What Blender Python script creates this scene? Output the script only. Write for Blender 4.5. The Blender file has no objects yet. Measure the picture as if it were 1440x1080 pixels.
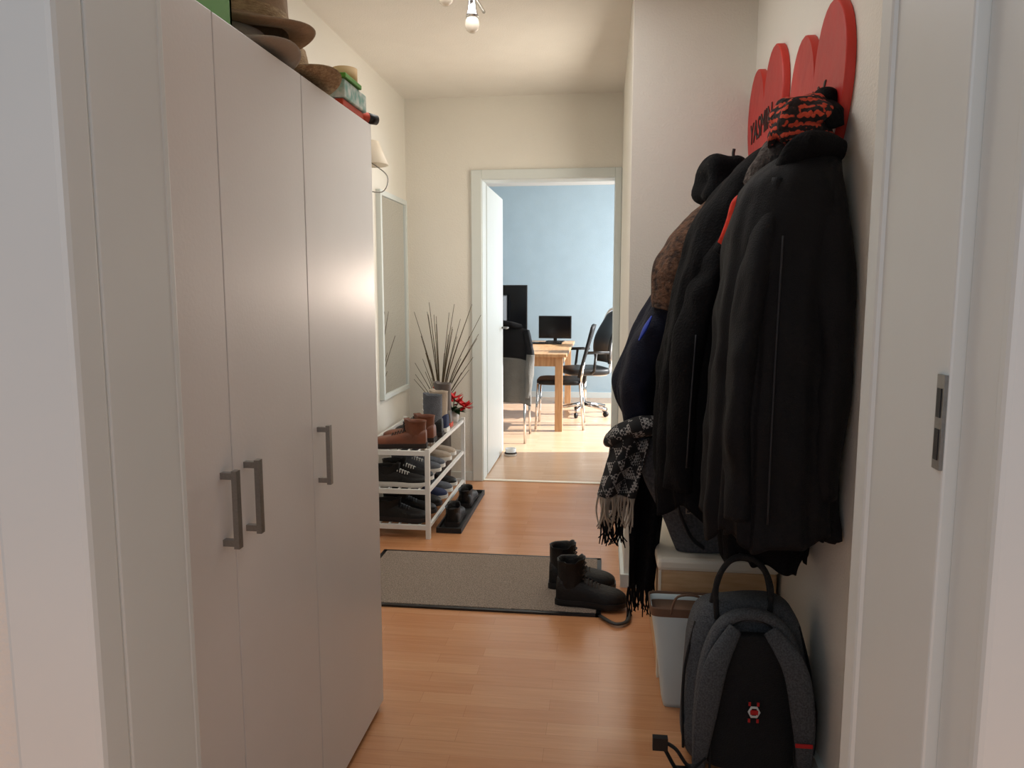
import bpy, bmesh, math, random
from mathutils import Vector, Matrix, noise
random.seed(7)
S=bpy.context.scene
col=S.collection
S.view_settings.view_transform='Standard'
def lin(c):
    return tuple(((v/255)/12.92 if v/255<=0.04045 else ((v/255+0.055)/1.055)**2.4) for v in c)+(1,)
# ---------------- materials
def mat(name,rgb,rough=.6,metal=0,bump=0,bscale=80,var=0,vscale=6,rgb2=None,sheen=0,spec=.5,stretch=(1,1,1),emit=0):
    m=bpy.data.materials.new(name); m.use_nodes=True
    nt=m.node_tree; N=nt.nodes; L=nt.links; b=N['Principled BSDF']
    b.inputs['Roughness'].default_value=rough; b.inputs['Metallic'].default_value=metal
    b.inputs['Specular IOR Level'].default_value=spec
    if sheen:
        b.inputs['Sheen Weight'].default_value=sheen
    tc=N.new('ShaderNodeTexCoord'); mp=N.new('ShaderNodeMapping'); mp.inputs['Scale'].default_value=stretch
    L.new(tc.outputs['Object'],mp.inputs['Vector'])
    n=N.new('ShaderNodeTexNoise'); n.inputs['Scale'].default_value=vscale; n.inputs['Detail'].default_value=4
    L.new(mp.outputs[0],n.inputs['Vector'])
    r=N.new('ShaderNodeValToRGB')
    c1=lin(rgb); 
    c2=lin(rgb2) if rgb2 else tuple(min(1,x*(1-var)) for x in c1[:3])+(1,)
    r.color_ramp.elements[0].position=.35; r.color_ramp.elements[1].position=.65
    r.color_ramp.elements[0].color=c2; r.color_ramp.elements[1].color=c1
    L.new(n.outputs['Fac'],r.inputs['Fac']); L.new(r.outputs['Color'],b.inputs['Base Color'])
    if bump:
        n2=N.new('ShaderNodeTexNoise'); n2.inputs['Scale'].default_value=bscale; n2.inputs['Detail'].default_value=3
        L.new(mp.outputs[0],n2.inputs['Vector'])
        bp=N.new('ShaderNodeBump'); bp.inputs['Strength'].default_value=bump; bp.inputs['Distance'].default_value=.01
        L.new(n2.outputs['Fac'],bp.inputs['Height']); L.new(bp.outputs['Normal'],b.inputs['Normal'])
    return m
M={}
M['wall']=mat('wall_paint',(234,230,220),.9,bump=.22,bscale=120,var=.03,vscale=2)
M['ceil']=mat('ceiling_paint',(234,229,220),.95,bump=.15,bscale=120,var=.03)
M['blue']=mat('blue_wall_paint',(172,193,204),.9,bump=.15,bscale=100,var=.04)
M['trim']=mat('white_lacquer',(216,222,219),.4,var=.02,bump=.03,bscale=20)
M['cab']=mat('wardrobe_laminate',(224,221,218),.36,var=.02,bump=.03,bscale=120)
M['cabgap']=mat('dark_gap',(120,112,106),.8)
M['steel']=mat('brushed_steel',(150,148,145),.35,metal=.9,var=.1,vscale=200)
M['zip']=mat('dark_zip',(40,40,44),.5,metal=.3)
M['chrome']=mat('chrome',(210,210,210),.15,metal=1)
M['black']=mat('black_plastic',(16,16,18),.45,var=.1)
M['blackcloth']=mat('black_coat_cloth',(11,11,16),.72,bump=.3,bscale=260,var=.3,vscale=9,spec=.25)
M['blackcloth2']=mat('black_parka_cloth',(13,13,16),.85,bump=.45,bscale=150,var=.35,vscale=12,spec=.15)
M['navy']=mat('navy_coat_cloth',(15,19,38),.7,bump=.4,bscale=200,var=.3,vscale=9,spec=.2)
M['brownknit']=mat('brown_fleece',(112,80,60),.95,bump=1,bscale=90,rgb2=(50,37,31),vscale=45)
M['greyknit']=mat('grey_knit',(104,95,90),.95,bump=1,bscale=120,rgb2=(64,56,53),vscale=60)
M['redlining']=mat('red_lining',(240,60,34),.7,var=.3,vscale=30,bump=.3)
M['blue_acc']=mat('blue_trim_cloth',(30,60,170),.7,var=.2)
M['heart']=mat('red_painted_wood',(188,32,26),.45,var=.18,vscale=7,bump=.15,bscale=30)
M['heart_edge']=mat('red_paint_edge',(208,56,44),.5,var=.1)
M['heart_text']=mat('dark_lettering',(40,14,12),.6)
M['felt']=mat('grey_felt',(84,84,86),.95,bump=.6,bscale=200,rgb2=(64,64,68),vscale=120)
M['feltdark']=mat('dark_felt',(34,34,38),.95,bump=.6,bscale=200)
M['cream']=mat('cream_lid',(236,226,208),.5,var=.04)
M['wood']=mat('light_wood',(218,182,138),.5,rgb2=(202,160,116),vscale=8,stretch=(1,1,8),bump=.1)
M['tablewood']=mat('table_wood',(196,158,118),.35,rgb2=(176,134,94),vscale=6,stretch=(8,1,1))
M['paleblue']=mat('pale_blue_paper',(212,224,224),.6,var=.06)
M['bagrim']=mat('bag_lining_brown',(120,90,70),.8,var=.1)
M['bpgrey']=mat('heather_grey_nylon',(88,91,95),.85,bump=.5,bscale=300,rgb2=(62,64,68),vscale=220)
M['bpblack']=mat('black_mesh_nylon',(17,18,21),.8,bump=.6,bscale=260,var=.3,vscale=90)
M['red']=mat('red_plastic',(200,30,34),.5,var=.1)
M['white']=mat('white_plastic',(225,225,222),.45,var=.03)
M['straw']=mat('straw',(192,164,124),.9,bump=.8,bscale=110,rgb2=(158,128,92),vscale=70,stretch=(1,1,4))
M['feltbrown']=mat('hat_felt_taupe',(164,138,110),.95,rgb2=(144,120,94),vscale=20,bump=.3)
M['darkband']=mat('dark_hat_band',(46,36,32),.8)
M['green']=mat('green_card',(90,160,50),.6,var=.15)
M['greydk']=mat('dark_olive',(70,70,48),.8,var=.2)
M['orange']=mat('orange_red_cloth',(205,70,34),.7,var=.2)
M['tan']=mat('tan_card',(200,165,110),.7,var=.1)
M['bootbrown']=mat('brown_leather',(116,62,36),.5,var=.35,vscale=14,bump=.2,bscale=60)
M['solebrown']=mat('dark_sole',(38,28,24),.8)
M['shoeblack']=mat('black_leather',(15,14,15),.55,var=.3,vscale=20,bump=.3,bscale=90,spec=.35)
M['shoewhite']=mat('white_rubber',(215,212,205),.55,var=.05)
M['shoegrey']=mat('grey_mesh',(92,96,104),.85,bump=.5,bscale=200,var=.2,vscale=40)
M['shoenavy']=mat('navy_canvas',(34,44,78),.85,bump=.3,bscale=200,var=.2)
M['shoebeige']=mat('beige_suede',(168,154,138),.9,var=.15,bump=.3)
M['twig']=mat('dry_twig',(92,78,52),.85,var=.4,vscale=30)
M['petal']=mat('red_petal',(205,24,30),.6,var=.25,vscale=30)
M['leaf']=mat('green_leaf',(46,82,40),.6,var=.3,vscale=30)
M['vase']=mat('grey_ceramic',(92,84,80),.4,var=.1)
M['greyjacket']=mat('grey_jacket_cloth',(112,110,106),.9,bump=.4,bscale=100,var=.2)
M['screen']=mat('screen_black',(10,12,16),.15)
M['bulb']=mat('bulb_glass',(255,244,225),.12,spec=.8)
M['mirror']=mat('mirror_glass',(225,228,228),.03,metal=1)
M['bookw']=mat('paper_label',(215,220,210),.7,rgb2=(130,175,160),vscale=40)
M['traym']=mat('black_rubber',(22,22,23),.6,bump=.2)
# floor laminate
def floor_mat(nm,a,b_,mo,rough,w=.42,h=.066,rot=0):
    m=bpy.data.materials.new(nm); m.use_nodes=True
    nt=m.node_tree;N=nt.nodes;L=nt.links;b=N['Principled BSDF']
    tc=N.new('ShaderNodeTexCoord')
    br=N.new('ShaderNodeTexBrick'); br.inputs['Scale'].default_value=1; br.inputs['Brick Width'].default_value=w
    br.inputs['Row Height'].default_value=h; br.inputs['Mortar Size'].default_value=.0005; br.inputs['Mortar Smooth'].default_value=.3
    br.inputs['Color1'].default_value=lin(a); br.inputs['Color2'].default_value=lin(b_); br.inputs['Mortar'].default_value=lin(mo)
    br.offset=.37; br.offset_frequency=2; br.squash=1.0
    L.new(tc.outputs['Object'],br.inputs['Vector'])
    mp=N.new('ShaderNodeMapping'); mp.inputs['Scale'].default_value=(2.5,38,1); L.new(tc.outputs['Object'],mp.inputs['Vector'])
    n=N.new('ShaderNodeTexNoise'); n.inputs['Scale'].default_value=1.6; n.inputs['Detail'].default_value=6; n.inputs['Roughness'].default_value=.65
    L.new(mp.outputs[0],n.inputs['Vector'])
    r=N.new('ShaderNodeValToRGB'); r.color_ramp.elements[0].position=.3; r.color_ramp.elements[1].position=.7
    r.color_ramp.elements[0].color=(.86,.82,.77,1); r.color_ramp.elements[1].color=(1.0,1.0,1.0,1)
    L.new(n.outputs['Fac'],r.inputs['Fac'])
    mx=N.new('ShaderNodeMixRGB'); mx.blend_type='MULTIPLY'; mx.inputs['Fac'].default_value=1
    L.new(br.outputs['Color'],mx.inputs['Color1']); L.new(r.outputs['Color'],mx.inputs['Color2'])
    L.new(mx.outputs[0],b.inputs['Base Color'])
    b.inputs['Roughness'].default_value=rough
    bp=N.new('ShaderNodeBump'); bp.inputs['Strength'].default_value=.05; bp.inputs['Distance'].default_value=.01
    L.new(n.outputs['Fac'],bp.inputs['Height']); L.new(bp.outputs['Normal'],b.inputs['Normal'])
    return m
M['floor']=floor_mat('beech_laminate',(210,155,112),(200,141,98),(172,114,78),.25)
M['floor2']=floor_mat('sunwashed_laminate',(214,182,154),(206,172,142),(180,140,108),.22)  # office boards: sunlit brightness put into a paler laminate colour
M['mat']=mat('grey_mat_pile',(172,156,142),.98,bump=.9,bscale=260,rgb2=(126,113,102),vscale=180)
def stripes(name,c1,c2,scale,axis='Z',dist=3,rough=.95):
    m=bpy.data.materials.new(name); m.use_nodes=True
    nt=m.node_tree;N=nt.nodes;L=nt.links;b=N['Principled BSDF']; b.inputs['Roughness'].default_value=rough
    tc=N.new('ShaderNodeTexCoord'); w=N.new('ShaderNodeTexWave'); w.bands_direction=axis
    w.inputs['Scale'].default_value=scale; w.inputs['Distortion'].default_value=dist; w.inputs['Detail'].default_value=2; w.inputs['Detail Scale'].default_value=6
    L.new(tc.outputs['Object'],w.inputs['Vector'])
    v=N.new('ShaderNodeTexVoronoi'); v.inputs['Scale'].default_value=75; L.new(tc.outputs['Object'],v.inputs['Vector'])
    ad=N.new('ShaderNodeMath'); ad.operation='ADD'; L.new(w.outputs['Fac'],ad.inputs[0])
    ml=N.new('ShaderNodeMath'); ml.operation='MULTIPLY_ADD'; L.new(v.outputs['Distance'],ml.inputs[0]); ml.inputs[1].default_value=-1.9; ml.inputs[2].default_value=.72
    L.new(ml.outputs[0],ad.inputs[1])
    r=N.new('ShaderNodeValToRGB'); r.color_ramp.elements[0].position=.32; r.color_ramp.elements[1].position=.5
    r.color_ramp.elements[0].color=lin(c1); r.color_ramp.elements[1].color=lin(c2)
    L.new(ad.outputs[0],r.inputs['Fac']); L.new(r.outputs[0],b.inputs['Base Color'])
    bp=N.new('ShaderNodeBump'); bp.inputs['Strength'].default_value=.9; bp.inputs['Distance'].default_value=.006; bp.invert=True
    L.new(v.outputs['Distance'],bp.inputs['Height']); L.new(bp.outputs['Normal'],b.inputs['Normal'])
    return m
M['beanie']=stripes('orange_black_knit',(34,24,24),(200,74,50),15,'Z',1.2)
def plaid():
    m=bpy.data.materials.new('plaid_wool'); m.use_nodes=True
    nt=m.node_tree;N=nt.nodes;L=nt.links;b=N['Principled BSDF']; b.inputs['Roughness'].default_value=.95
    tc=N.new('ShaderNodeTexCoord')
    mp=N.new('ShaderNodeMapping'); mp.inputs['Rotation'].default_value=(0,.35,0); L.new(tc.outputs['Object'],mp.inputs['Vector'])
    ch=N.new('ShaderNodeTexChecker'); ch.inputs['Scale'].default_value=120
    L.new(mp.outputs[0],ch.inputs['Vector']); ch.inputs['Color1'].default_value=lin((150,146,142)); ch.inputs['Color2'].default_value=lin((30,30,32))
    ch2=N.new('ShaderNodeTexChecker'); ch2.inputs['Scale'].default_value=26
    L.new(mp.outputs[0],ch2.inputs['Vector'])
    mx=N.new('ShaderNodeMixRGB'); mx.inputs['Color1'].default_value=lin((24,24,26)); L.new(ch2.outputs['Fac'],mx.inputs['Fac']); L.new(ch.outputs[0],mx.inputs['Color2'])
    L.new(mx.outputs[0],b.inputs['Base Color']); return m
M['plaid']=plaid()
# ---------------- geometry helpers
def group(name,loc=(0,0,0),rz=0):
    e=bpy.data.objects.new(name,None); e.empty_display_size=.1; col.objects.link(e); e.location=loc; e.rotation_euler=(0,0,rz); return e
def mk(name,vs,fs,m,parent=None,smooth=True,bev=0):
    me=bpy.data.meshes.new(name); me.from_pydata([tuple(v) for v in vs],[],fs); me.validate()
    bm=bmesh.new(); bm.from_mesh(me); bmesh.ops.recalc_face_normals(bm,faces=bm.faces)
    if bev: bmesh.ops.bevel(bm,geom=list(bm.edges),offset=bev,segments=2,affect='EDGES',profile=.5)
    bm.to_mesh(me); bm.free()
    me.materials.append(M[m] if isinstance(m,str) else m)
    if smooth and not bev: me.shade_smooth()
    o=bpy.data.objects.new(name,me); col.objects.link(o)
    if parent: o.parent=parent
    return o
def box(name,x0,x1,y0,y1,z0,z1,m,parent=None,bev=0):
    vs=[(x,y,z) for x in(x0,x1) for y in(y0,y1) for z in(z0,z1)]
    fs=[(0,1,3,2),(4,6,7,5),(0,4,5,1),(2,3,7,6),(0,2,6,4),(1,5,7,3)]
    return mk(name,vs,fs,m,parent,smooth=False,bev=bev)
def boxes(name,lst,m,parent=None):
    vs=[];fs=[]
    for (x0,x1,y0,y1,z0,z1) in lst:
        k=len(vs); vs+=[(x,y,z) for x in(x0,x1) for y in(y0,y1) for z in(z0,z1)]
        fs+=[tuple(i+k for i in f) for f in [(0,1,3,2),(4,6,7,5),(0,4,5,1),(2,3,7,6),(0,2,6,4),(1,5,7,3)]]
    return mk(name,vs,fs,m,parent,smooth=False)
def catmull(P,n):
    P=[tuple(p) for p in P]; out=[]
    for i in range(len(P)-1):
        p0=P[max(i-1,0)];p1=P[i];p2=P[i+1];p3=P[min(i+2,len(P)-1)]
        for k in range(n):
            t=k/n
            out.append(tuple(.5*((2*b)+(-a+c)*t+(2*a-5*b+4*c-d)*t*t+(-a+3*b-3*c+d)*t**3) for a,b,c,d in zip(p0,p1,p2,p3)))
    out.append(P[-1]); return out
def tubedata(pts,r,seg=10,flat=1.0,smooth=0,up=None):
    if not isinstance(r,(list,tuple)): r=[r]*len(pts)
    P=[tuple(p)+(rr,) for p,rr in zip(pts,r)]
    if smooth: P=catmull(P,smooth)
    V=[Vector(p[:3]) for p in P]; vs=[];fs=[]
    t0=(V[1]-V[0]).normalized(); ref=Vector(up) if up else (Vector((0,0,1)) if abs(t0.z)<.9 else Vector((1,0,0)))
    nrm=(ref-t0*ref.dot(t0)).normalized()
    for i,v in enumerate(V):
        t=(V[min(i+1,len(V)-1)]-V[max(i-1,0)]).normalized()
        nrm=(nrm-t*nrm.dot(t)).normalized(); bn=t.cross(nrm)
        for k in range(seg):
            a=2*math.pi*k/seg
            vs.append(v+nrm*math.cos(a)*P[i][3]*flat+bn*math.sin(a)*P[i][3])
    for i in range(len(V)-1):
        for k in range(seg):
            fs.append((i*seg+k,i*seg+(k+1)%seg,(i+1)*seg+(k+1)%seg,(i+1)*seg+k))
    fs.append(tuple(range(seg))); fs.append(tuple((len(V)-1)*seg+k for k in range(seg)))
    return vs,fs
def tube(name,pts,r,m,parent=None,seg=10,flat=1.0,smooth=0,up=None):
    vs,fs=tubedata(pts,r,seg,flat,smooth,up); return mk(name,vs,fs,m,parent)
def tubes(name,lst,m,parent=None,seg=8):
    V=[];F=[]
    for it in lst:
        vs,fs=tubedata(it[0],it[1],seg,1.0,it[2] if len(it)>2 else 0); k=len(V); V+=vs; F+=[tuple(i+k for i in f) for f in fs]
    return mk(name,V,F,m,parent)
def lathe(name,prof,m,parent=None,seg=32,c=(0,0,0),fn=None):
    vs=[];fs=[]
    for (r,z) in prof:
        for k in range(seg):
            a=2*math.pi*k/seg; p=Vector((c[0]+r*math.cos(a),c[1]+r*math.sin(a),c[2]+z))
            if fn: p=fn(p,a,r,z)
            vs.append(p)
    for i in range(len(prof)-1):
        for k in range(seg): fs.append((i*seg+k,i*seg+(k+1)%seg,(i+1)*seg+(k+1)%seg,(i+1)*seg+k))
    return mk(name,vs,fs,m,parent)
def sp(v,e): return math.copysign(abs(v)**e,v)
def sellip(name,c,r,m,parent=None,e1=.5,e2=.5,seg=40,rings=24,fn=None,amp=0,ns=8):
    vs=[];fs=[]
    for i in range(rings+1):
        ph=-math.pi/2+math.pi*i/rings
        for k in range(seg):
            th=2*math.pi*k/seg
            p=Vector((r[0]*sp(math.cos(ph),e1)*sp(math.cos(th),e2),r[1]*sp(math.cos(ph),e1)*sp(math.sin(th),e2),r[2]*sp(math.sin(ph),e1)))
            if fn: p=fn(p)
            q=p+Vector(c)
            if amp: q+= (p.normalized() if p.length else p)*amp*noise.noise(q*ns)
            vs.append(q)
    for i in range(rings):
        for k in range(seg): fs.append((i*seg+k,i*seg+(k+1)%seg,(i+1)*seg+(k+1)%seg,(i+1)*seg+k))
    o=mk(name,vs,fs,m,parent); return o
def ridge(v): return 1-2*abs(noise.noise(v))*1.6
def garment(name,rings,m,parent,folds=9,amp=.08,seed=0,seg=140,xmax=.594,expo=.85,hem=.03,crease=.010):
    # rings: z,cx,cy,rx,ry
    R=catmull(rings,14); vs=[];fs=[]
    z0=R[0][0]; z1=R[-1][0]
    for (z,cx,cy,rx,ry) in R:
        t=(z0-z)/(z0-z1)
        for k in range(seg):
            a=2*math.pi*k/seg
            dr=Vector((math.cos(a)*2.2,math.sin(a)*2.2,z*.7+seed))
            fold=math.sin(folds*a+seed+.9*math.sin(z*2+seed)+2.4*noise.noise(dr))
            fold2=math.sin((folds*2+3)*a+seed*2+.7*z+3*noise.noise(dr+Vector((9,0,0))))
            f=1+amp*(.15+1.0*t)*(fold*.55+fold2*.3*t+.8*noise.noise(dr*1.1+Vector((5,0,0))))
            x=cx+rx*sp(math.cos(a),expo)*f; y=cy+ry*sp(math.sin(a),expo)*f
            zz=z+hem*t*noise.noise(Vector((math.cos(a)*2,math.sin(a)*2,seed)))
            n3=noise.noise(Vector((x*11+zz*7,y*11+zz*5,zz*5+seed)))*.9+.4*noise.noise(Vector((x*30,y*30,zz*16)))
            x+=math.cos(a)*crease*n3; y+=math.sin(a)*crease*n3
            vs.append((min(x,xmax),y,zz))
    n=len(R)
    for i in range(n-1):
        for k in range(seg): fs.append((i*seg+k,i*seg+(k+1)%seg,(i+1)*seg+(k+1)%seg,(i+1)*seg+k))
    base=(n-1)*seg; z,cx,cy,rx,ry=R[-1]
    for k in range(seg):
        x,y,zz=vs[base+k]; vs.append((cx+(x-cx)*.93,cy+(y-cy)*.93,zz+.004))
    for k in range(seg):
        x,y,zz=vs[base+k]; vs.append((cx+(x-cx)*.8,cy+(y-cy)*.8,zz+.15))
    for j in (0,1):
        for k in range(seg): fs.append((base+j*seg+k,base+j*seg+(k+1)%seg,base+(j+1)*seg+(k+1)%seg,base+(j+1)*seg+k))
    fs.append(tuple(range(seg))); fs.append(tuple(base+2*seg+k for k in range(seg)))
    return mk(name,vs,fs,m,parent)
def sleeve(name,pts,r,m,parent,seed=0,flat=.8,amp=.010,up=None):
    vs,fs=tubedata(pts,r,32,flat,14,up)
    o=[]
    for v in vs:
        n=noise.noise(Vector((v.x*16+v.z*6,v.y*16,v.z*5+seed)))*1.2+.4*noise.noise(Vector((v.x*25,v.y*25,v.z*18+seed)))
        o.append(Vector((min(v.x+amp*n,.594),v.y+amp*n,v.z)))
    return mk(name,o,fs,m,parent)

# ---------------- ROOM
box('floor',-2.8,2.4,-1.6,5.13,-.1,0,'floor')
box('floor_office',-2.8,2.4,5.13,9.6,-.1,0,'floor2')
H=2.6
box('ceiling',-1.5,.75,.86,5.2,H,H+.1,'ceil')
box('ceiling_office',-2.7,1.75,5.2,9.55,H,H+.1,'ceil')
DL=-.605; DR=.345
boxes('wall_doorway',[(-2.6,DL-.02,.86,1.0,0,H),(DR+.02,2.2,.86,1.0,0,H),(DL-.02,DR+.02,.86,1.0,2.07,H)],'wall')
box('wall_left',-1.45,-1.35,1.0,5.12,0,H,'wall')
box('wall_right',.60,.70,1.0,3.3,0,H,'wall')
box('wall_right_bay',.105,.70,3.3,5.12,0,H,'wall')
boxes('wall_back',[(-1.45,-.845,5.12,5.26,0,H),(.08,.7,5.12,5.26,0,H),(-.845,.08,5.12,5.26,2.085,H)],'wall')
box('wall_office_back',-2.7,1.75,9.4,9.55,0,H,'blue')
box('wall_office_left',-2.7,-2.6,5.26,9.4,0,H,'blue')
boxes('wall_office_right',[(1.6,1.75,5.26,6.3,0,H),(1.6,1.75,9.2,9.4,0,H),(1.6,1.75,6.3,9.2,0,.1),(1.6,1.75,6.3,9.2,2.35,H)],'blue')
boxes('wall_office_front',[(-2.7,-1.45,5.12,5.26,0,H),(.7,1.75,5.12,5.26,0,H)],'wall')
boxes('window_1',[(1.63,1.69,6.3,6.37,.1,2.35),(1.63,1.69,9.13,9.2,.1,2.35),(1.63,1.69,6.37,9.13,.1,.17),(1.63,1.69,6.37,9.13,2.28,2.35),(1.63,1.69,7.6,7.7,.17,2.28)],'trim')
# near doorway frame
g=group('door_frame')
box('jamb_hinge_side',DL-.02,DL,.855,1.01,0,2.05,'trim',g,.003)
box('casing_hinge_side',DL-.12,DL-.0,.80,.856,0,2.12,'trim',g,.008)
box('jamb_latch_side',DR,DR+.02,.80,1.035,0,2.05,'trim',g,.003)
box('rebate_latch_side',DR+.014,DR+.03,.73,.80,0,2.05,'trim',g,.002)
box('casing_latch_side',DR+.012,DR+.12,.715,.735,0,2.12,'trim',g,.006)
box('head_jamb',DL,DR,.80,1.03,2.03,2.07,'trim',g,.003)
box('casing_far_latch',DR-.006,DR+.09,1.0,1.045,0,2.12,'trim',g,.006)
box('casing_far_hinge',DL-.08,DL+.001,1.0,1.016,0,2.12,'trim',g,.004)
box('strike_plate',DR-.0035,DR+.0,.801,.818,1.138,1.236,'steel',g)
box('latch_hole',DR-.0045,DR-.003,.8055,.8145,1.192,1.222,'black',g)
box('bolt_hole',DR-.0045,DR-.003,.8055,.8145,1.148,1.180,'black',g)
box('frame_backing',DR+.028,DR+.10,.735,.86,0,2.12,'trim',g)
# far door frame + leaf
g=group('door_frame')
XL=-.822; XR=.058
box('jamb_left',XL-.023,XL,5.11,5.27,0,2.06,'trim',g,.002)
box('jamb_right',XR,XR+.022,5.11,5.27,0,2.06,'trim',g,.002)
box('jamb_head',XL-.023,XR+.022,5.11,5.27,2.06,2.085,'trim',g,.002)
box('casing_left',XL-.075,XL-.004,5.095,5.12,0,2.125,'trim',g,.004)
box('casing_right',XR+.004,XR+.046,5.095,5.12,0,2.125,'trim',g,.004)
box('casing_head',XL-.004,XR+.004,5.095,5.12,2.063,2.125,'trim',g,.004)
box('threshold',XL,XR,5.11,5.15,0,.006,'cream',g,.002)
g=group('door_1')
box('leaf',XL-.035,XL+.005,5.275,6.1,.008,2.05,'trim',g,.003)
tube('handle',[(XL+.005,6.03,1.03),(XL+.055,6.03,1.03),(XL+.055,5.92,1.03)],.009,'steel',g)
# baseboards
box('baseboard_left',-1.35,-1.335,2.24,5.12,0,.06,'trim',None,.003)
boxes('baseboard_back',[(-1.335,XL-.076,5.105,5.12,0,.06)],'trim')
boxes('baseboard_right',[(.585,.6,1.05,3.3,0,.06),(.09,.6,3.285,3.3,0,.06),(.09,.105,3.3,5.09,0,.06)],'trim')
boxes('baseboard_office',[(-2.6,1.6,9.385,9.4,0,.07)],'trim')
# ---------------- WARDROBE
CX=-.684; Y0=1.03; Y1=2.21; CT=1.805
g=group('wardrobe')
boxes('carcass',[(-1.2,CX-.02,Y1-.018,Y1,0,CT),(-1.2,CX-.02,Y0,Y0+.018,0,CT),(-1.2,CX-.02,Y0,Y1,CT-.018,CT),(-1.2,-1.19,Y0,Y1,0,CT),(-1.2,CX-.035,Y0,Y1,.03,.06)],'cab',g)
box('inner_shadow',CX-.03,CX-.021,Y0+.018,Y1-.018,.05,CT-.018,'cabgap',g)
for i,(a,b) in enumerate([(Y0,1.3025),(1.3055,1.692),(1.695,Y1)]):
    box('door_%d'%(i+1),CX-.019,CX,a,b,.02,CT-.002,'cab',g,.0015)
box('plinth',CX-.06,CX-.045,Y0,Y1,0,.06,'cab',g)
for i,y in enumerate((1.262,1.352,1.728)):
    boxes('handle_%d'%(i+1),[(CX,CX+.03,y-.006,y+.006,.983,.995),(CX,CX+.03,y-.006,y+.006,.858,.870),(CX+.022,CX+.032,y-.0075,y+.0075,.854,.999)],'steel',g)
# ---------------- things on the wardrobe
def hat(name,loc,R,cr,ch,m,band,sx=1,tilt=0,rz=0):
    g=group(name,loc,rz); g.rotation_euler=(tilt[0],tilt[1],rz) if tilt else (0,0,rz)
    def f(p,a,r,z):
        if r>cr*1.05: p.z+= .16*((r-cr)/(R-cr))*(math.cos(a)**2)*(R-cr)-.02*math.sin(a)**2
        p.x*=sx; return p
    lathe('brim',[(cr*.99,.004),(cr*1.1,.002),((cr+R)/2,0),(R*.97,.003),(R,.006),(R*.98,.009),((cr+R)/2,.006),(cr*1.1,.008),(cr,.014)],m,g,48,fn=f)
    def f2(p,a,r,z):
        p.x*=sx
        if z>ch*.8: p.z-= .02*math.cos(a)**2*(1-r/cr)*1.5
        return p
    lathe('crown',[(cr,.0),(cr*.99,ch*.25),(cr*.94,ch*.6),(cr*.88,ch*.88),(cr*.75,ch),(cr*.45,ch*.98),(cr*.2,ch*.93),(0.001,ch*.92)],m,g,48,fn=f2)
    lathe('band',[(cr*1.005,.01),(cr*1.012,.012),(cr*.995,ch*.28),(cr*.97,ch*.28)],band,g,48,fn=lambda p,a,r,z:Vector((p.x*sx,p.y,p.z)))
    return g
hat('straw_hat',(-.80,1.83,1.83),.155,.08,.085,'straw','darkband')
hat('fedora_hat',(-.79,1.65,1.888),.15,.092,.13,'feltbrown','straw',tilt=(0,.06),rz=.4)
hat('sun_hat',(-.805,1.60,1.822),.15,.085,.055,'shoebeige','darkband')
g=group('green_storage_tray',(0,0,0))
boxes('tray',[(-1.0,-.705,1.23,1.42,CT,CT+.012),(-1.0,-.705,1.23,1.237,CT,CT+.085),(-1.0,-.705,1.413,1.42,CT,CT+.085),(-.712,-.705,1.23,1.42,CT,CT+.085),(-1.0,-.993,1.23,1.42,CT,CT+.085)],'green',g)
box('contents',-.98,-.72,1.24,1.41,CT+.012,CT+.07,'greydk',g,.004)
g=group('game_box')
box('carton',-.98,-.685,1.99,2.175,CT+.022,CT+.07,'bookw',g,.003)
box('lid',-.985,-.68,1.985,2.12,CT+.072,CT+.084,'green',g,.002)
g=group('picture_book'); box('cover',-.95,-.69,1.99,2.16,CT+.002,CT+.02,'orange',g,.002); 
g=group('flashlight')
tube('barrel',[(-.72,2.165,CT+.016),(-.695,2.205,CT+.016)],[.014,.016],'orange',g,16)
tube('head',[(-.695,2.205,CT+.016),(-.675,2.235,CT+.016)],[.016,.014],'black',g,16)
g=group('tape_roll'); lathe('ring',[(.02,0),(.035,0),(.035,.05),(.02,.05),(.02,0)],'tan',g,24,c=(-.735,2.14,CT+.086))
g=group('wall_sconce')
lathe('shade',[(.05,.12),(.10,0),(.097,0),(.048,.12)],'cream',g,28,c=(-1.235,3.95,1.98))
tubes('bracket',[([(-1.35,3.95,2.04),(-1.235,3.95,2.11)],.006),([(-1.225,3.95,1.99),(-1.14,3.95,1.92),(-1.17,3.95,1.84),(-1.3,3.95,1.86)],.003,6)],'steel',g)
# ---------------- mirror
g=group('wall_mirror')
boxes('frame',[(-1.35,-1.32,4.42,4.45,.66,1.92),(-1.35,-1.32,5.0,5.03,.66,1.92),(-1.35,-1.32,4.45,5.0,.66,.69),(-1.35,-1.32,4.45,5.0,1.89,1.92)],'trim',g)
box('glass',-1.35,-1.33,4.45,5.0,.69,1.89,'mirror',g)
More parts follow.
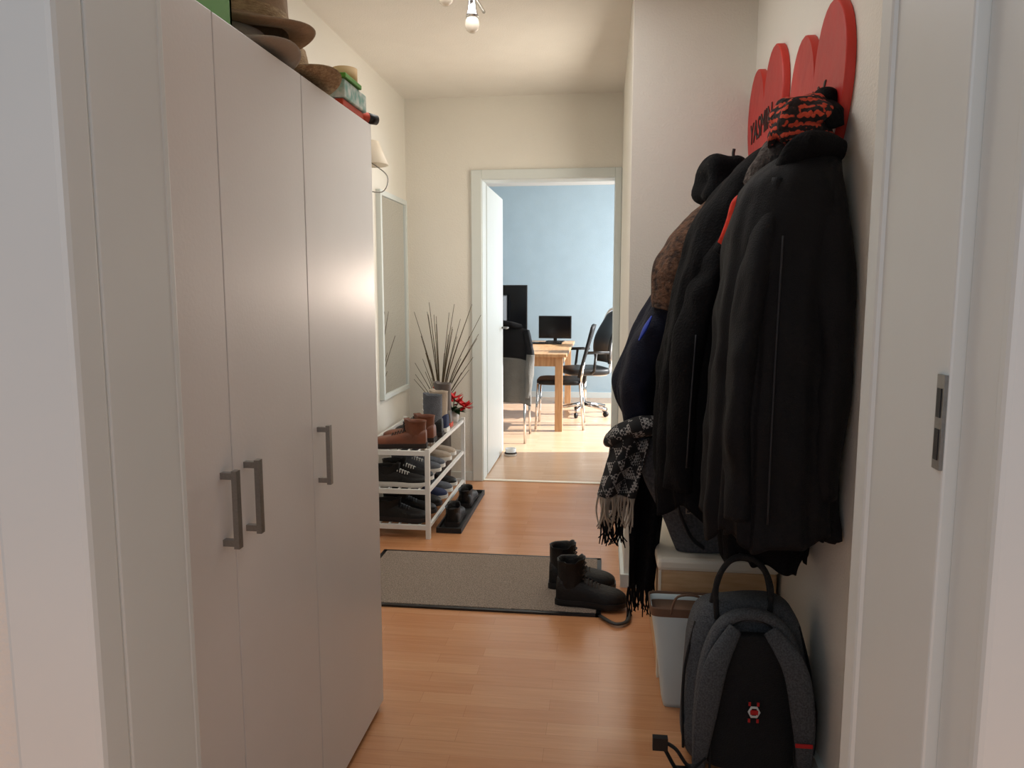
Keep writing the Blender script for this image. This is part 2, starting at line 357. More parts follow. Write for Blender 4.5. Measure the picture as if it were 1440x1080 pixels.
# ---------------- shoes
def shoe(name,loc,rz,L=.28,W=.1,Hh=.075,shaft=0,upper='shoeblack',sole='solebrown',lace='shoewhite',par=None,toe=None,shaftmat=None):
    g=group(name,loc,rz)
    st=[(0,.32,.9),(.06,.40,1.0),(.2,.42,.98),(.38,.40,.85),(.55,.44,.66),(.72,.5,.52),(.88,.42,.42),(.97,.26,.3),(1,.12,.2)]
    st=catmull(st,4); seg=20; sz=.022
    vs=[];fs=[]
    for (s,w,h) in st:
        for k in range(seg):
            a=math.pi*k/(seg-1)
            vs.append((s*L,W*w*sp(math.cos(a),.7),sz+ (Hh-0)*h*sp(math.sin(a),.6)))
    n=len(st)
    for i in range(n-1):
        for k in range(seg-1): fs.append((i*seg+k,i*seg+k+1,(i+1)*seg+k+1,(i+1)*seg+k))
    fs.append(tuple(range(seg))); fs.append(tuple((n-1)*seg+k for k in range(seg)))
    mk('upper',vs,fs,upper,g)
    vs=[];fs=[]
    out=[(s*L,W*w*1.08) for s,w,h in st]+[(s*L,-W*w*1.08) for s,w,h in reversed(st)]
    m=len(out)
    for z in (0,.012,.026):
        for x,y in out: vs.append((x*1.03-.004,y*(1 if z else .95),z+(.006 if x>L*.9 and z==0 else 0)))
    for j in range(2):
        for k in range(m): fs.append((j*m+k,j*m+(k+1)%m,(j+1)*m+(k+1)%m,(j+1)*m+k))
    fs.append(tuple(range(m))); fs.append(tuple(2*m+k for k in range(m)))
    mk('sole',vs,fs,sole,g,smooth=False)
    hs=max(shaft,.028)
    zt=sz+Hh*.75
    prof=[(1.0,zt-.03),(1.0,zt),(1.02,zt+hs*.5),(1.06,zt+hs),(1.10,zt+hs+.004),(1.0,zt+hs+.002),(.88,zt+hs-.006),(.85,zt+hs-.04),(.84,zt-.02),(.01,zt-.02)]
    rx=L*(.19 if shaft else .24); ry=W*.40
    vs=[];fs=[];seg=28;cx=L*.2
    for (f,z) in prof:
        for k in range(seg):
            a=2*math.pi*k/seg; cr=.004*noise.noise(Vector((math.cos(a)*3,math.sin(a)*3,z*40+loc[1]*7)))*(1 if shaft else .3)
            vs.append((cx+rx*f*math.cos(a)+cr,ry*f*math.sin(a)+cr,z+(.01 if math.cos(a)>.5 and z>zt else 0)+cr))
    for i in range(len(prof)-1):
        for k in range(seg): fs.append((i*seg+k,i*seg+(k+1)%seg,(i+1)*seg+(k+1)%seg,(i+1)*seg+k))
    mk('shaft',vs,fs,shaftmat or upper,g)
    ls=[]
    for i in range(5):
        t=i/4; x=L*(.62-.2*t); h=sz+Hh*(.60+.26*t)+.002
        ls.append(([(x,-W*.24,h-.008),(x-.004,0,h+.006),(x,W*.24,h-.008)],.0028,4))
    if shaft>.05:
        for i in range(4):
            z=zt+hs*(.2+.22*i); ls.append(([(cx+rx*.95,-ry*.5,z),(cx+rx*1.13,0,z+.004),(cx+rx*.95,ry*.5,z)],.0028,4))
    tubes('laces',ls,lace,g,6)
    return g
# ---------------- shoe rack
g=group('shoe_rack')
RX0,RX1,RY0,RY1=-1.31,-.92,3.84,4.86
boxes('legs',[(x-.012,x+.012,y-.012,y+.012,0,.49) for x in(RX0,RX1) for y in(RY0,RY1)],'white',g)
rl=[]
for z in(.475,.265,.07):
    rl+=[(RX0,RX1,RY0-.01,RY0+.01,z-.02,z+.004),(RX0,RX1,RY1-.01,RY1+.01,z-.02,z+.004)]
    rl+=[(RX1-.008,RX1+.008,RY0,RY1,z-.015,z+.002),(RX0-.008,RX0+.008,RY0,RY1,z-.015,z+.002)]
boxes('rails',rl,'white',g)
tubes('slats',[([(RX0+.39*k/7,RY0,z),(RX0+.39*k/7,RY1,z)],.006) for z in(.472,.262,.067) for k in range(1,7)],'white',g,8)
def S_(n,x,y,z,rz,**k): return shoe(n,(x,y,z),rz,**k)
pi=math.pi
S_('ankle_boot',-.95,3.95,.479,pi+.12,L=.30,W=.11,Hh=.08,shaft=.06,upper='bootbrown',sole='solebrown',lace='darkband')
S_('ankle_boot',-.94,4.11,.479,pi-.05,L=.30,W=.11,Hh=.08,shaft=.06,upper='bootbrown',sole='solebrown',lace='darkband')
S_('winter_boot',-.93,4.27,.479,pi+.05,L=.28,W=.11,Hh=.09,shaft=.15,upper='shoeblack',sole='solebrown',lace='white',shaftmat='shoegrey')
S_('winter_boot',-.93,4.42,.479,pi-.05,L=.28,W=.11,Hh=.09,shaft=.15,upper='shoenavy',sole='shoewhite',lace='white',shaftmat='shoebeige')
S_('tall_boot',-.94,4.58,.479,pi,L=.27,W=.11,Hh=.09,shaft=.18,upper='vase',sole='orange',lace='orange')
for i,(y,u,s) in enumerate([(3.93,'shoeblack','shoewhite'),(4.07,'shoeblack','shoewhite'),(4.24,'shoegrey','shoewhite'),(4.38,'shoegrey','shoewhite'),(4.55,'shoebeige','shoewhite'),(4.70,'shoebeige','shoewhite')]):
    S_('sneaker',-1.22,y,.269,random.uniform(-.1,.1),L=.28,W=.105,Hh=.075,upper=u,sole=s)
for i,(y,u,s) in enumerate([(3.93,'shoeblack','solebrown'),(4.07,'shoeblack','solebrown'),(4.24,'shoeblack','solebrown'),(4.38,'shoenavy','shoewhite'),(4.55,'shoegrey','shoewhite'),(4.70,'shoeblack','shoewhite')]):
    S_('sneaker',-1.22,y,.074,random.uniform(-.1,.1),L=.29,W=.105,Hh=.08,upper=u,sole=s,lace='black')
g=group('boot_tray')
boxes('tray',[(-.895,-.765,3.95,4.75,0.001,.01),(-.9,-.89,3.95,4.75,0.001,.03),(-.77,-.76,3.95,4.75,0.001,.03),(-.9,-.76,3.94,3.95,0.001,.03),(-.9,-.76,4.75,4.76,0.001,.03)],'traym',g)
S_('sneaker',-.83,4.02,.011,pi/2+.05,L=.28,W=.10,Hh=.07,upper='shoeblack',sole='solebrown',lace='black')
S_('sneaker',-.83,4.40,.011,pi/2,L=.28,W=.10,Hh=.07,upper='shoeblack',sole='solebrown',lace='black')
# plants
g=group('floor_vase',(-1.1,4.99,0))
lathe('vase',[(.001,0),(.06,0),(.075,.15),(.07,.35),(.05,.5),(.055,.55),(.045,.55),(.04,.48),(.001,.45)],'vase',g)
tw=[]
for i in range(40):
    a=random.uniform(0,2*pi); sx=random.uniform(-.16,.33); h=random.uniform(.75,1.26)
    sy=random.uniform(-.28,.06)
    tw.append(([(0,0,.45),(sx*.3,sy*.3,.45+(h-.45)*.45),(sx*.95,sy*.9,h)],[.0035,.003,.0016],5))
tubes('dry_twigs',tw,'twig',g,6)
g=group('potted_poinsettia',(-.965,4.74,.476))
lathe('pot',[(.001,0),(.035,0),(.045,.08),(.04,.08),(.035,.07),(.001,.07)],'white',g)
vs=[];fs=[];vl=[];fl=[]
def leafm(V,F,c,a,el,L,W):
    d=Vector((math.cos(a)*math.cos(el),math.sin(a)*math.cos(el),math.sin(el))); s=Vector((-math.sin(a),math.cos(a),0)); k=len(V); c=Vector(c)
    V+= [c,c+d*L*.45+s*W,c+d*L,c+d*L*.45-s*W,c+d*L*.5-Vector((0,0,W*.3))]
    F+= [(k,k+1,k+4),(k+1,k+2,k+4),(k+2,k+3,k+4),(k+3,k,k+4)]
cs=[(.04,-.02,.13),(.09,-.06,.11),(-.02,.02,.15),(.03,-.08,.17)]
for c in cs:
    for i in range(12): leafm(vs,fs,c,random.uniform(0,6.28),random.uniform(-.4,.9),.07,.02)
for i in range(16): leafm(vl,fl,(.02,-.02,.09),random.uniform(0,6.28),random.uniform(-.4,.5),.09,.02)
mk('petals',vs,fs,'petal',g,False); mk('leaves',vl,fl,'leaf',g,False)
tubes('stems',[([(0,0,.06),c],.003) for c in cs],'leaf',g,6)
# ---------------- door mat
g=group('door_mat')
box('pile',-1.08,-.015,2.975,3.605,.001,.012,'mat',g,.003)
boxes('border',[(-1.10,0,2.955,2.977,.001,.009),(-1.10,0,3.603,3.625,.001,.009),(-.017,.005,2.955,3.625,.001,.009),(-1.1,-1.078,2.955,3.625,.001,.009)],'black',g)
# ---------------- boots by the wall
S_('lace_up_boot',-.225,3.25,.013,.0,L=.29,W=.13,Hh=.095,shaft=.09,upper='shoeblack',sole='black',lace='darkband')
S_('lace_up_boot',-.18,3.08,.013,-.10,L=.29,W=.13,Hh=.095,shaft=.09,upper='shoeblack',sole='black',lace='darkband')
tube('fabric_belt',[(.0,2.95,.012),(.06,2.88,.012),(.11,2.91,.012),(.12,3.0,.02)],.010,'black',None,8,flat=.5,smooth=6)
# ---------------- HEARTS
def heart(name,y,z,w,h,txt,tz,ts=.125,ty=0):
    g=group(name,(.5985,y,z)); n=72; pts=[]
    for i in range(n):
        t=2*pi*i/n; px=16*math.sin(t)**3/32; py=(13*math.cos(t)-5*math.cos(2*t)-2*math.cos(3*t)-math.cos(4*t))/29
        pts.append((px*w,py*h))
    T=.024; vs=[]
    for (x,k) in ((0,1),(-T+.003,1),(-T,.985)):
        for a,b in pts: vs.append((x,a*k,b*k))
    fs=[tuple(range(n)),tuple(2*n+i for i in range(n))]
    o=mk('board',vs,fs,'heart',g,False)
    f2=[]
    for j in range(2):
        for i in range(n): f2.append((j*n+i,j*n+(i+1)%n,(j+1)*n+(i+1)%n,(j+1)*n+i))
    mk('edge',vs,f2,'heart_edge',g,True)
    c=bpy.data.curves.new('lettering','FONT'); c.body=txt; c.size=ts; c.extrude=.001; c.align_x='CENTER'; c.materials.append(M['heart_text'])
    t=bpy.data.objects.new('lettering',c); col.objects.link(t); t.parent=g
    t.matrix_local=Matrix.Translation((-T-.002,ty,tz))@Matrix(((0,0,-1,0),(-1,0,0,0),(0,1,0,0),(0,0,0,1)))
    tubes('coat_hook',[([(-T,0,-.1),(-T-.07,0,-.12),(-T-.10,0,-.08),(-T-.10,0,-.05)],.006,5)],'black',g,8)
    return g
heart('heart_coat_rack',2.99,1.90,.62,.66,'YASMIN',-.0,.115,.03)
heart('heart_coat_rack',2.29,1.79,.58,.68,'MAX',.0)
# ---------------- COATS
g=group('black_winter_coat')
garment('body',[(1.69,.54,2.03,.035,.05),(1.64,.49,2.03,.085,.10),(1.55,.46,2.03,.125,.145),(1.3,.445,2.03,.15,.165),(.98,.44,2.03,.158,.165),(.70,.44,2.03,.16,.16)],'blackcloth',g,6,.11,1,hem=.06)
sleeve('sleeve_right',[(.53,1.98,1.62),(.54,1.92,1.38),(.54,1.89,1.12),(.53,1.89,.82)],[.05,.068,.064,.055],'blackcloth',g,3)
sleeve('sleeve_left',[(.42,1.96,1.58),(.36,1.915,1.34),(.335,1.90,1.05),(.345,1.90,.76)],[.05,.062,.06,.058],'blackcloth',g,5,flat=.6)
sleeve('collar',[(.42,1.97,1.6),(.48,1.94,1.665),(.56,1.97,1.66)],[.03,.042,.03],'blackcloth2',g,8)
garment('front_panel',[(1.58,.47,1.96,.07,.05),(1.3,.45,1.925,.105,.075),(1.0,.445,1.915,.12,.085),(.70,.45,1.92,.125,.09)],'blackcloth',g,4,.14,21,hem=.05)
tube('zip',[(.415,1.865,1.45),(.405,1.842,1.2),(.40,1.83,.95),(.40,1.83,.76)],.0025,'zip',g,6,smooth=5)
g=group('black_down_jacket')
garment('body',[(1.1,.47,2.17,.10,.08),(.95,.45,2.17,.14,.12),(.75,.455,2.17,.135,.12),(.57,.465,2.17,.12,.11)],'blackcloth2',g,5,.10,9,hem=.06)
g=group('black_parka')
garment('body',[(1.78,.55,2.36,.03,.05),(1.68,.475,2.34,.10,.09),(1.5,.41,2.33,.16,.13),(1.2,.375,2.33,.19,.15),(.95,.36,2.33,.195,.15),(.66,.37,2.33,.19,.15)],'blackcloth2',g,7,.12,2,hem=.06)
sleeve('sleeve_left',[(.41,2.26,1.60),(.31,2.23,1.4),(.24,2.21,1.15),(.225,2.22,.74)],[.05,.064,.064,.058],'blackcloth2',g,7,flat=.6)
sleeve('sleeve_right',[(.46,2.22,1.6),(.40,2.19,1.35),(.35,2.17,1.1),(.335,2.18,.76)],[.06,.062,.062,.06],'blackcloth2',g,11,flat=.6)
sleeve('collar_lining',[(.40,2.09,1.585),(.36,2.06,1.535),(.30,2.08,1.445)],[.014,.036,.010],'redlining',g,2,flat=.4,amp=.006,up=(0,-1,0))
sleeve('collar_roll',[(.42,2.14,1.57),(.37,2.12,1.50),(.31,2.13,1.42)],[.03,.045,.03],'blackcloth2',g,22)
sleeve('knit_collar',[(.49,2.16,1.74),(.44,2.12,1.69),(.375,2.10,1.60)],[.028,.038,.026],'greyknit',g,4)
tube('zip',[(.255,2.145,1.2),(.245,2.14,1.0),(.24,2.15,.82)],.0025,'zip',g,6,smooth=5)
g=group('navy_rain_coat')
garment('body',[(1.65,.50,2.82,.06,.07),(1.5,.42,2.80,.13,.11),(1.25,.34,2.78,.20,.15),(1.05,.295,2.76,.235,.16),(.95,.285,2.75,.24,.16),(.81,.31,2.75,.19,.14)],'navy',g,6,.08,4)
sleeve('sleeve',[(.30,2.62,1.4),(.19,2.60,1.2),(.115,2.60,1.02),(.13,2.60,.84)],[.07,.078,.078,.06],'navy',g,6)
sleeve('blue_flash',[(.155,2.515,1.24),(.135,2.512,1.20),(.115,2.515,1.16)],[.006,.018,.006],'blue_acc',g,1,flat=.4,amp=.001)
g=group('brown_fleece_jacket')
sleeve('sleeve',[(.46,2.64,1.66),(.34,2.57,1.54),(.235,2.53,1.40),(.20,2.53,1.26)],[.05,.08,.085,.055],'brownknit',g,9)
sleeve('body',[(.52,2.62,1.74),(.47,2.55,1.66),(.40,2.52,1.5),(.36,2.5,1.3)],[.04,.06,.09,.10],'brownknit',g,12)
g=group('black_hooded_jacket')
def hoodf(p):
    if p.z<0: p.x+=p.z*.35
    return p
sellip('hood',(.395,2.66,1.69),(.078,.09,.088),'blackcloth2',g,.7,.7,amp=.04,ns=12,fn=hoodf)
sleeve('body',[(.44,2.72,1.64),(.38,2.72,1.5),(.33,2.70,1.3),(.33,2.7,1.0)],[.06,.09,.11,.10],'blackcloth2',g,14)
g=group('knit_beanie')
sellip('cap',(.485,2.06,1.755),(.078,.085,.06),'beanie',g,.9,.9,amp=.03,ns=16)
lathe('cuff',[(.062,-.02),(.078,-.022),(.08,.0),(.074,.016),(.06,.016)],'beanie',g,40,c=(.49,2.06,1.72),fn=lambda p,a,r,z:p+Vector((0,0,.008*math.sin(4*a))))
g=group('black_cap')
sellip('crown',(.555,2.10,1.80),(.035,.055,.04),'blackcloth2',g,.9,.9)
sleeve('visor',[(.54,2.04,1.79),(.545,2.0,1.76),(.56,1.99,1.72)],[.03,.035,.02],'blackcloth2',g,2,flat=.25,amp=.002)
# scarf ribbons
def ribbon(name,x0,x1,y,z0,z1,m,parent,wave=.02,fr=.1,seed=0,frm='plaid',tw=0):
    nx,nz=26,30; vs=[];fs=[]
    for j in range(nz+1):
        t=j/nz
        for i in range(nx+1):
            s=i/nx; xa=x0[0]+(x0[1]-x0[0])*t; xb=x1[0]+(x1[1]-x1[0])*t
            x=xa+(xb-xa)*s
            yy=y+wave*math.sin(s*9+seed+t*2)+tw*t+.01*noise.noise(Vector((x*20,t*5,seed)))
            vs.append((x,yy,z0+(z1-z0)*t+.02*math.sin(s*5+seed)*(1-t)))
    for j in range(nz):
        for i in range(nx):
            a=j*(nx+1)+i; fs.append((a,a+1,a+nx+2,a+nx+1))
    o=mk(name,vs,fs,m,parent); sd=o.modifiers.new('th','SOLIDIFY'); sd.thickness=.006
    ts=[]
    for i in range(nx+1):
        p=Vector(vs[nz*(nx+1)+i]); 
        ts.append(([p,p+Vector((random.uniform(-.01,.01),random.uniform(-.01,.01),-fr*.5)),p+Vector((random.uniform(-.02,.02),random.uniform(-.015,.015),-fr*random.uniform(.8,1.1)))],[.0035,.003,.002],4))
    tubes(name+'_fringe',ts,frm,parent,6)
g=group('plaid_scarf')
ribbon('front_fall',(.05,-.01),(.16,.11),2.52,.84,.63,'plaid',g,.022,.11,1,'shoebeige')
ribbon('back_fall',(.10,.10),(.24,.19),2.62,.86,.28,'blackcloth2',g,.025,.10,3,'blackcloth2')
ribbon('side_fall',(.03,.0),(.14,.08),2.66,.84,.50,'plaid',g,.02,.09,5,'blackcloth2')
sleeve('roll',[(.22,2.56,.87),(.12,2.52,.87),(.05,2.56,.83),(.03,2.64,.80)],[.04,.045,.04,.03],'plaid',g,3)
# ---------------- storage chest
g=group('storage_chest')
box('body',.20,.585,2.50,3.2,.0,.385,'wood',g,.008)
box('lid',.19,.59,2.485,3.21,.385,.43,'cream',g,.014)
boxes('frame_strips',[(.197,.205,2.497,2.53,.0,.385),(.197,.205,3.17,3.2,.0,.385)],'cream',g)
# tote bag on the chest
g=group('felt_tote_bag')
def loftbox(name,rs,m,parent,e=.35,seg=48,rim=True,amp=.006):
    R=catmull(rs,6);vs=[];fs=[]
    for (z,cx,cy,rx,ry) in R:
        for k in range(seg):
            a=2*pi*k/seg; x=cx+rx*sp(math.cos(a),e); y=cy+ry*sp(math.sin(a),e); n=noise.noise(Vector((x*8,y*8,z*8)))*amp
            vs.append((x+math.cos(a)*n,y+math.sin(a)*n,z))
    n=len(R)
    for i in range(n-1):
        for k in range(seg): fs.append((i*seg+k,i*seg+(k+1)%seg,(i+1)*seg+(k+1)%seg,(i+1)*seg+k))
    fs.append(tuple(range(seg)))
    o=mk(name,vs,fs,m,parent); sd=o.modifiers.new('th','SOLIDIFY'); sd.thickness=.004; sd.offset=-1; return o
loftbox('body',[(.434,.385,2.60,.125,.055),(.55,.355,2.60,.15,.065),(.7,.32,2.60,.18,.07),(.83,.30,2.60,.185,.06)],'felt',g)
tubes('handles',[([(.20,2.535,.78),(.24,2.52,.90),(.34,2.52,.93),(.40,2.53,.80)],.008,6)],'feltdark',g)
sleeve('strap',[(.26,2.51,.86),(.245,2.48,.66),(.29,2.49,.52),(.34,2.49,.47)],[.018,.02,.02,.018],'feltdark',g,1,flat=.3,amp=.002)
c=bpy.data.curves.new('lettering','FONT'); c.body='BASKET'; c.size=.04; c.extrude=.0008; c.materials.append(M['shoebeige'])
t=bpy.data.objects.new('lettering',c); col.objects.link(t); t.parent=g; t.location=(.28,2.525,.575); t.rotation_euler=(pi/2,0,0)
# ---------------- pale blue shopping bag
g=group('paper_shopping_bag')
loftbox('body',[(.0,.29,2.36,.085,.05),(.15,.285,2.36,.10,.06),(.33,.275,2.36,.115,.07)],'paleblue',g,.25,amp=.004)
loftbox('liner',[(.31,.275,2.36,.1155,.0705),(.338,.275,2.36,.118,.073)],'bagrim',g,.25,amp=.0)
tubes('handles',[([(.22,2.29,.32),(.24,2.285,.38),(.31,2.285,.38),(.33,2.29,.32)],.004,6)],'bagrim',g)
# ---------------- backpack
g=group('backpack',(.408,2.05,0))
def bpf(p):
    t=(p.z+.225)/.45
    k=1-.20*max(0,t-.45)**1.3*2
    return Vector((p.x*k,p.y*(1-.35*t)+.05*t,p.z))
sellip('body',(0,.02,.232),(.175,.10,.23),'bpgrey',g,.35,.5,fn=bpf,amp=.012,ns=7)
def bpf2(p):
    t=(p.z+.2)/.4; k=1-.22*max(0,t-.45)**1.3*2
    return Vector((p.x*k,p.y+.035*t,p.z))
sellip('back_panel',(.0,-.075,.215),(.125,.02,.185),'bpblack',g,.3,.5,fn=bpf2)
arch=[(-.135,-.095,.04),(-.135,-.085,.2),(-.115,-.055,.34),(-.07,-.035,.425),(0,-.03,.45),(.07,-.035,.425),(.115,-.055,.34),(.135,-.085,.2),(.135,-.095,.04)]
tube('padded_frame',arch,.026,'bpgrey',g,12,smooth=6,flat=.7)
tube('strap_left',[(-.045,-.06,.42),(-.10,-.115,.34),(-.125,-.125,.2),(-.135,-.115,.07)],[.02,.032,.03,.018],'bpgrey',g,14,flat=.35,smooth=8,up=(0,-1,0))
tube('strap_right',[(.045,-.06,.42),(.10,-.115,.34),(.125,-.125,.2),(.135,-.115,.07)],[.02,.032,.03,.018],'bpgrey',g,14,flat=.35,smooth=8,up=(0,-1,0))
tubes('piping',[([(x*.80,y-.018,z*.985) for x,y,z in arch],.003,6),([(-.17,-.03,.05),(-.172,-.01,.25),(-.14,.02,.40)],.004,6),([(.17,-.03,.05),(.172,-.01,.25),(.14,.02,.40)],.004,6)],'bpblack',g)
tubes('top_handles',[([(-.085,0,.42),(-.09,-.01,.53),(-.045,-.01,.60),(.02,-.0,.585),(.055,.0,.52),(.055,0,.43)],.008,8),([(-.10,.04,.42),(-.07,.03,.55),(-.02,.03,.585),(.045,.03,.55),(.07,.04,.43)],.008,8)],'bpblack',g,10)
tube('waist_strap',[(-.12,-.115,.08),(-.16,-.11,.045),(-.20,-.12,.10),(-.235,-.12,.12)],[.012,.014,.014,.012],'bpblack',g,10,flat=.35,smooth=6)
boxes('buckle',[(-.262,-.222,-.135,-.115,.10,.135),(-.20,-.165,-.14,-.115,.02,.05)],'black',g)
tube('side_strap',[(-.235,-.12,.11),(-.20,-.13,.05),(-.17,-.13,.01)],.009,'bpblack',g,8,flat=.4,smooth=4)
lathe('badge_ring',[(.011,0),(.0165,0),(.0165,.003),(.011,.003),(.011,0)],'white',g,6,fn=lambda p,a,r,z:Vector((p.x+.005,-.094-p.z,p.y*1.1+.205)))
boxes('badge',[(-.005,.015,-.0985,-.094,.199,.211),(-.01,-.004,-.096,-.093,.175,.185),(.012,.018,-.096,-.093,.175,.185),(-.01,-.004,-.096,-.093,.222,.232),(.012,.018,-.096,-.093,.222,.232)],'red',g)
box('brand_tab',.103,.147,-.142,-.137,.14,.15,'red',g,.001)
sellip('side_pocket',(.15,.02,.12),(.04,.075,.10),'bpblack',g,.5,.6)
# ---------------- ceiling spotlight
g=group('ceiling_spotlight',(-.56,3.12,0))
tubes('rail',[([(-.08,-.45,2.53),(-.04,-.2,2.53),(.0,.05,2.53),(.02,.30,2.53)],.008,6),([(0,0,2.6),(0,0,2.53)],.008)],'chrome',g,10)
lathe('ceiling_cup',[(.001,0),(.045,0),(.05,.03),(.05,.04)],'chrome',g,c=(0,0,2.56))
for (x,y,zt) in ((.02,.0,2.465),(-.045,-.2,2.50)):
    tube('stem',[(x,y,2.53),(x,y,zt)],.005,'chrome',g)
    lathe('spot_socket',[(.001,.0),(.016,.0),(.018,-.03),(.024,-.05),(.026,-.06),(.022,-.06)],'chrome',g,c=(x,y,zt))
    lathe('spot_bulb',[(.02,-.058),(.027,-.075),(.029,-.09),(.024,-.108),(.012,-.118),(.001,-.12)],'bulb',g,c=(x,y,zt))
# ---------------- OFFICE
g=group('dining_table')
TX0,TX1,TY0,TY1=-1.35,-.34,7.0,8.95
box('top',TX0,TX1,TY0,TY1,.71,.74,'tablewood',g,.004)
boxes('apron',[(TX0+.05,TX1-.05,TY0+.05,TY0+.07,.62,.71),(TX0+.05,TX1-.05,TY1-.07,TY1-.05,.62,.71),(TX0+.05,TX0+.07,TY0+.05,TY1-.05,.62,.71),(TX1-.07,TX1-.05,TY0+.05,TY1-.05,.62,.71)],'tablewood',g)
boxes('legs',[(x,x+.07,y,y+.07,0,.71) for x in(TX0+.04,TX1-.11) for y in(TY0+.04,TY1-.11)],'tablewood',g)
def mon(name,loc,rz,w,h,z0,stand=True):
    g=group(name,loc,rz)
    box('panel',-w/2,w/2,-.015,.015,z0,z0+h,'black',g,.004); box('screen',-w/2+.012,w/2-.012,-.018,-.0155,z0+.015,z0+h-.012,'screen',g)
    if stand:
        box('neck',-.02,.02,.015,.03,0,z0+h*.4,'black',g,.003); box('foot',-.1,.1,-.06,.1,0,.012,'black',g,.004)
mon('computer_monitor',(-.99,8.4,.741),.05,.28,.50,.15)
mon('computer_monitor',(-1.2,8.05,.741),.6,.36,.32,.22)
mon('computer_monitor',(-.56,8.72,.741),-.08,.38,.26,.04)
g=group('keyboard'); box('body',-.82,-.46,8.3,8.44,.741,.755,'black',g,.003); boxes('keys',[(-.81+.023*i,-.792+.023*i,8.31+.024*j,8.328+.024*j,.755,.76) for i in range(14) for j in range(5)],'screen',g)
g=group('coffee_mug'); lathe('cup',[(.001,0),(.035,0),(.038,.09),(.034,.09),(.032,.01),(.001,.01)],'white',g,c=(-.86,7.6,.741)); tube('handle',[(-.824,7.6,.81),(-.80,7.6,.80),(-.80,7.6,.77),(-.825,7.6,.76)],.004,'white',g,smooth=4)
def chair(name,loc,rz,lean=.06,top=1.0):
    g=group(name,loc,rz)
    sellip('seat',(0,0,.455),(.22,.22,.03),'shoeblack',g,.4,.35)
    n=14;vs=[];fs=[]
    for j in range(n+1):
        t=j/n
        for i in range(n+1):
            s=i/n*2-1; vs.append((s*(.20-.02*t),-.20-lean*t*1.2-.03*(1-s*s)*t+.0,.50+(top-.50)*t-(abs(s)**4)*.02*t))
    for j in range(n):
        for i in range(n): a=j*(n+1)+i; fs.append((a,a+1,a+n+2,a+n+1))
    o=mk('backrest',vs,fs,'shoeblack',g); sd=o.modifiers.new('t','SOLIDIFY'); sd.thickness=.025
    tubes('chrome_frame',[([(-.2,-.2,.45),(-.21,-.24,0)],.011),([(.2,-.2,.45),(.21,-.24,0)],.011),([(-.2,.2,.44),(-.21,.22,0)],.011),([(.2,.2,.44),(.21,.22,0)],.011),([(-.2,-.2,.44),(.2,-.2,.44)],.01),([(-.2,.2,.44),(.2,.2,.44)],.01),([(-.19,-.205,.45),(-.19,-.23,.62)],.011),([(.19,-.205,.45),(.19,-.23,.62)],.011)],'chrome',g)
    return g
chair('dining_chair',(-.88,6.68,0),0.0,top=.98)
g=group('draped_jacket')
def drape():
    vs=[];fs=[];nx,nz=24,30
    for j in range(nz+1):
        t=j/nz
        for i in range(nx+1):
            s=i/nx*2-1
            z=1.02-.64*t; x=-.86+s*(.22+.03*t)+.01*math.sin(t*9)
            y=6.385-.045*min(1,t*6)+.02*math.sin(s*8+t*3)*t
            vs.append((x,y,z-.03*abs(s)**3))
    for j in range(nz):
        for i in range(nx): a=j*(nx+1)+i; fs.append((a,a+1,a+nx+2,a+nx+1))
    return vs,fs
vs,fs=drape(); k=int(len(fs)*.4)
for nm,f,m_ in (('yoke',fs[:k],'blackcloth'),('lower',fs[k:],'greyjacket')):
    o=mk(nm,vs,f,m_,g); sd=o.modifiers.new('t','SOLIDIFY'); sd.thickness=.02
sleeve('sleeve',[(-.65,6.36,.99),(-.62,6.33,.84),(-.61,6.32,.78)],[.035,.045,.042],'blackcloth',g,3)
sleeve('sleeve_lower',[(-.61,6.32,.79),(-.625,6.32,.6),(-.64,6.33,.42)],[.045,.042,.035],'greyjacket',g,3)
sleeve('collar',[(-1.01,6.38,1.02),(-.86,6.36,1.05),(-.70,6.38,1.02)],[.03,.035,.03],'blackcloth',g,5)
chair('dining_chair',(-.42,7.35,0),pi/2,lean=.1,top=1.0)
# office chair
g=group('office_chair',(-.20,8.1,0),pi/2+.35)
sellip('seat',(0,0,.48),(.25,.24,.045),'black',g,.5,.5)
n=16;vs=[];fs=[]
for j in range(n+1):
    t=j/n
    for i in range(n+1):
        s=i/n*2-1; w=.20+.04*math.sin(t*pi); vs.append((s*w,-.24-.10*t+.05*math.sin(t*pi*1.2)+.05*s*s,.56+.56*t-.05*abs(s)**3*t))
for j in range(n):
    for i in range(n): a=j*(n+1)+i; fs.append((a,a+1,a+n+2,a+n+1))
o=mk('mesh_back',vs,fs,'black',g); o.modifiers.new('t','SOLIDIFY').thickness=.03
tubes('back_frame',[([(-.22,-.22,.6),(-.25,-.26,.85),(-.2,-.34,1.1),(0,-.36,1.13),(.2,-.34,1.1),(.25,-.26,.85),(.22,-.22,.6)],.014,6),([(0,-.05,.44),(0,-.28,.46),(0,-.30,.8)],.02,5)],'white',g)
tubes('armrests',[([(s*.22,0,.46),(s*.31,0,.5),(s*.31,-.02,.68),(s*.31,.08,.69),(s*.31,-.16,.69)],.016) for s in(-1,1)],'black',g)
tube('gas_lift',[(0,0,.1),(0,0,.45)],.025,'chrome',g)
tubes('star_base',[([(0,0,.12),(.28*math.cos(a),.28*math.sin(a),.075)],[.025,.015]) for a in [2*pi*i/5 for i in range(5)]],'chrome',g)
tubes('castors',[([(.28*math.cos(a)-.014*math.sin(a),.28*math.sin(a)+.014*math.cos(a),.03),(.28*math.cos(a)+.014*math.sin(a),.28*math.sin(a)-.014*math.cos(a),.03)],.028) for a in [2*pi*i/5 for i in range(5)]],'black',g,14)
g=group('pet_bowl',(-.735,5.95,0))
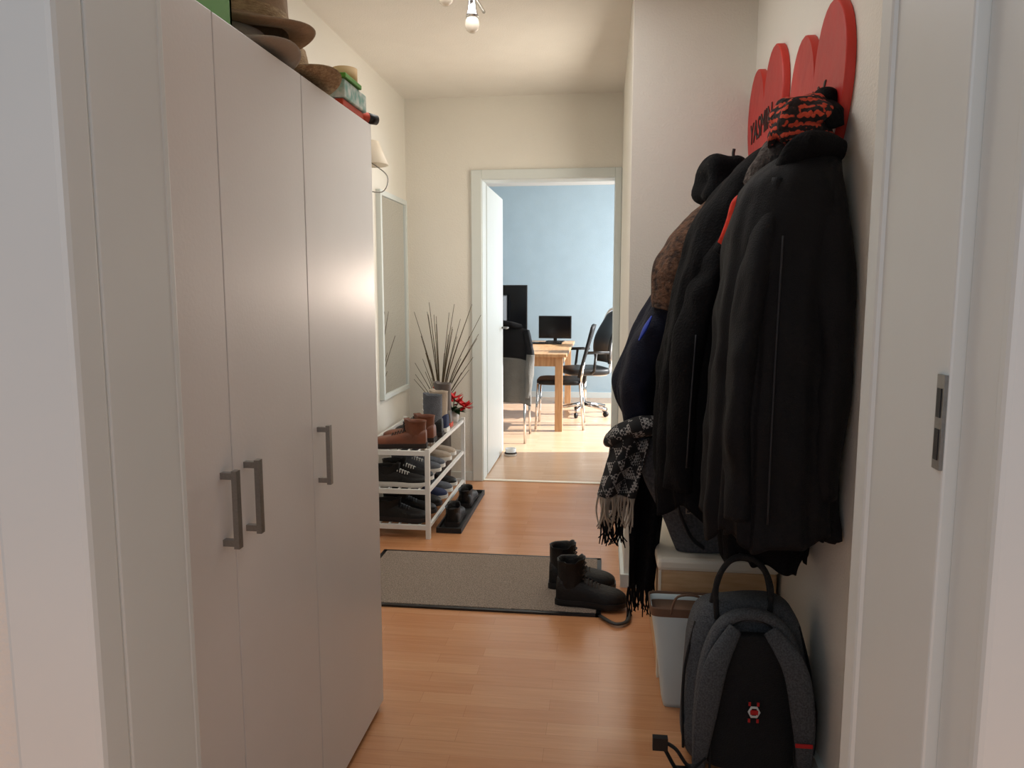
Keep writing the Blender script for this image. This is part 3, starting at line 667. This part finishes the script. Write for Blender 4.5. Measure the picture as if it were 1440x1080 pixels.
lathe('bowl',[(.001,0),(.045,0),(.05,.02),(.042,.03),(.045,.06),(.038,.06),(.034,.03),(.001,.028)],'white',g)
lathe('rim_band',[(.0505,.018),(.052,.02),(.045,.031)],'darkband',g)
# ---------------- LIGHTS
w=bpy.data.worlds.new('World'); S.world=w; w.use_nodes=True
bg=w.node_tree.nodes['Background']; bg.inputs[0].default_value=(.68,.84,1,1); bg.inputs[1].default_value=.34
def area(name,loc,tgt,sx,sy,p,c,spread=None):
    l=bpy.data.lights.new(name,'AREA'); l.shape='RECTANGLE'; l.size=sx; l.size_y=sy; l.energy=p; l.color=c
    if spread: l.spread=math.radians(spread)
    o=bpy.data.objects.new(name,l); col.objects.link(o); o.location=loc
    o.rotation_euler=(Vector(tgt)-Vector(loc)).to_track_quat('-Z','Y').to_euler(); return o
sun=bpy.data.lights.new('sun','SUN'); sun.energy=11; sun.angle=.01; sun.color=(1,.96,.9)
so=bpy.data.objects.new('sun',sun); col.objects.link(so); so.rotation_euler=Vector((-1,-.12,-.62)).to_track_quat('-Z','Y').to_euler()
area('office_window_light',(1.55,7.6,1.4),(-1.5,7.8,.9),2.4,1.7,115,(.88,.94,1))
area('bay_warm_fill',(.07,4.2,1.45),(-1.3,4.0,1.3),.8,1.7,17,(1,.91,.78))  # added warm fill in front of the solid bay wall, no opening there
area('bedroom_window_light',(-.3,-1.4,1.9),(0,3,1.1),2.0,1.4,8,(.76,.89,1))
area('hall_overhead_fill',(-.45,2.6,2.57),(-.45,2.6,0),.7,1.2,12,(.98,.97,.96))  # added overhead fill that brightens the hall, no fixture modelled
sl=bpy.data.lights.new('wardrobe_glow_fill','SPOT'); sl.energy=38; sl.spot_size=math.radians(20); sl.spot_blend=1; sl.color=(1,.80,.66); sl.shadow_soft_size=.12  # added spot that throws a warm sun-like glow on the wardrobe doors
o=bpy.data.objects.new('wardrobe_glow_fill',sl); col.objects.link(o); o.location=(-.1,4.9,1.35); o.rotation_euler=(Vector((-.684,2.05,1.22))-o.location).to_track_quat('-Z','Y').to_euler()
# ---------------- CAMERA
cam=bpy.data.cameras.new('camera'); cam.sensor_width=36; cam.lens=36*1060/1440; cam.clip_start=.02
co=bpy.data.objects.new('camera',cam); col.objects.link(co)
p=math.radians(7.0); ps=math.radians(6.94)
F=Vector((-math.sin(ps)*math.cos(p),math.cos(ps)*math.cos(p),-math.sin(p))); R=Vector((math.cos(ps),math.sin(ps),0)); U=R.cross(F)
mw=Matrix((R,U,-F)).transposed().to_4x4(); mw.translation=Vector((0,0,1.32)); co.matrix_world=mw
S.camera=co
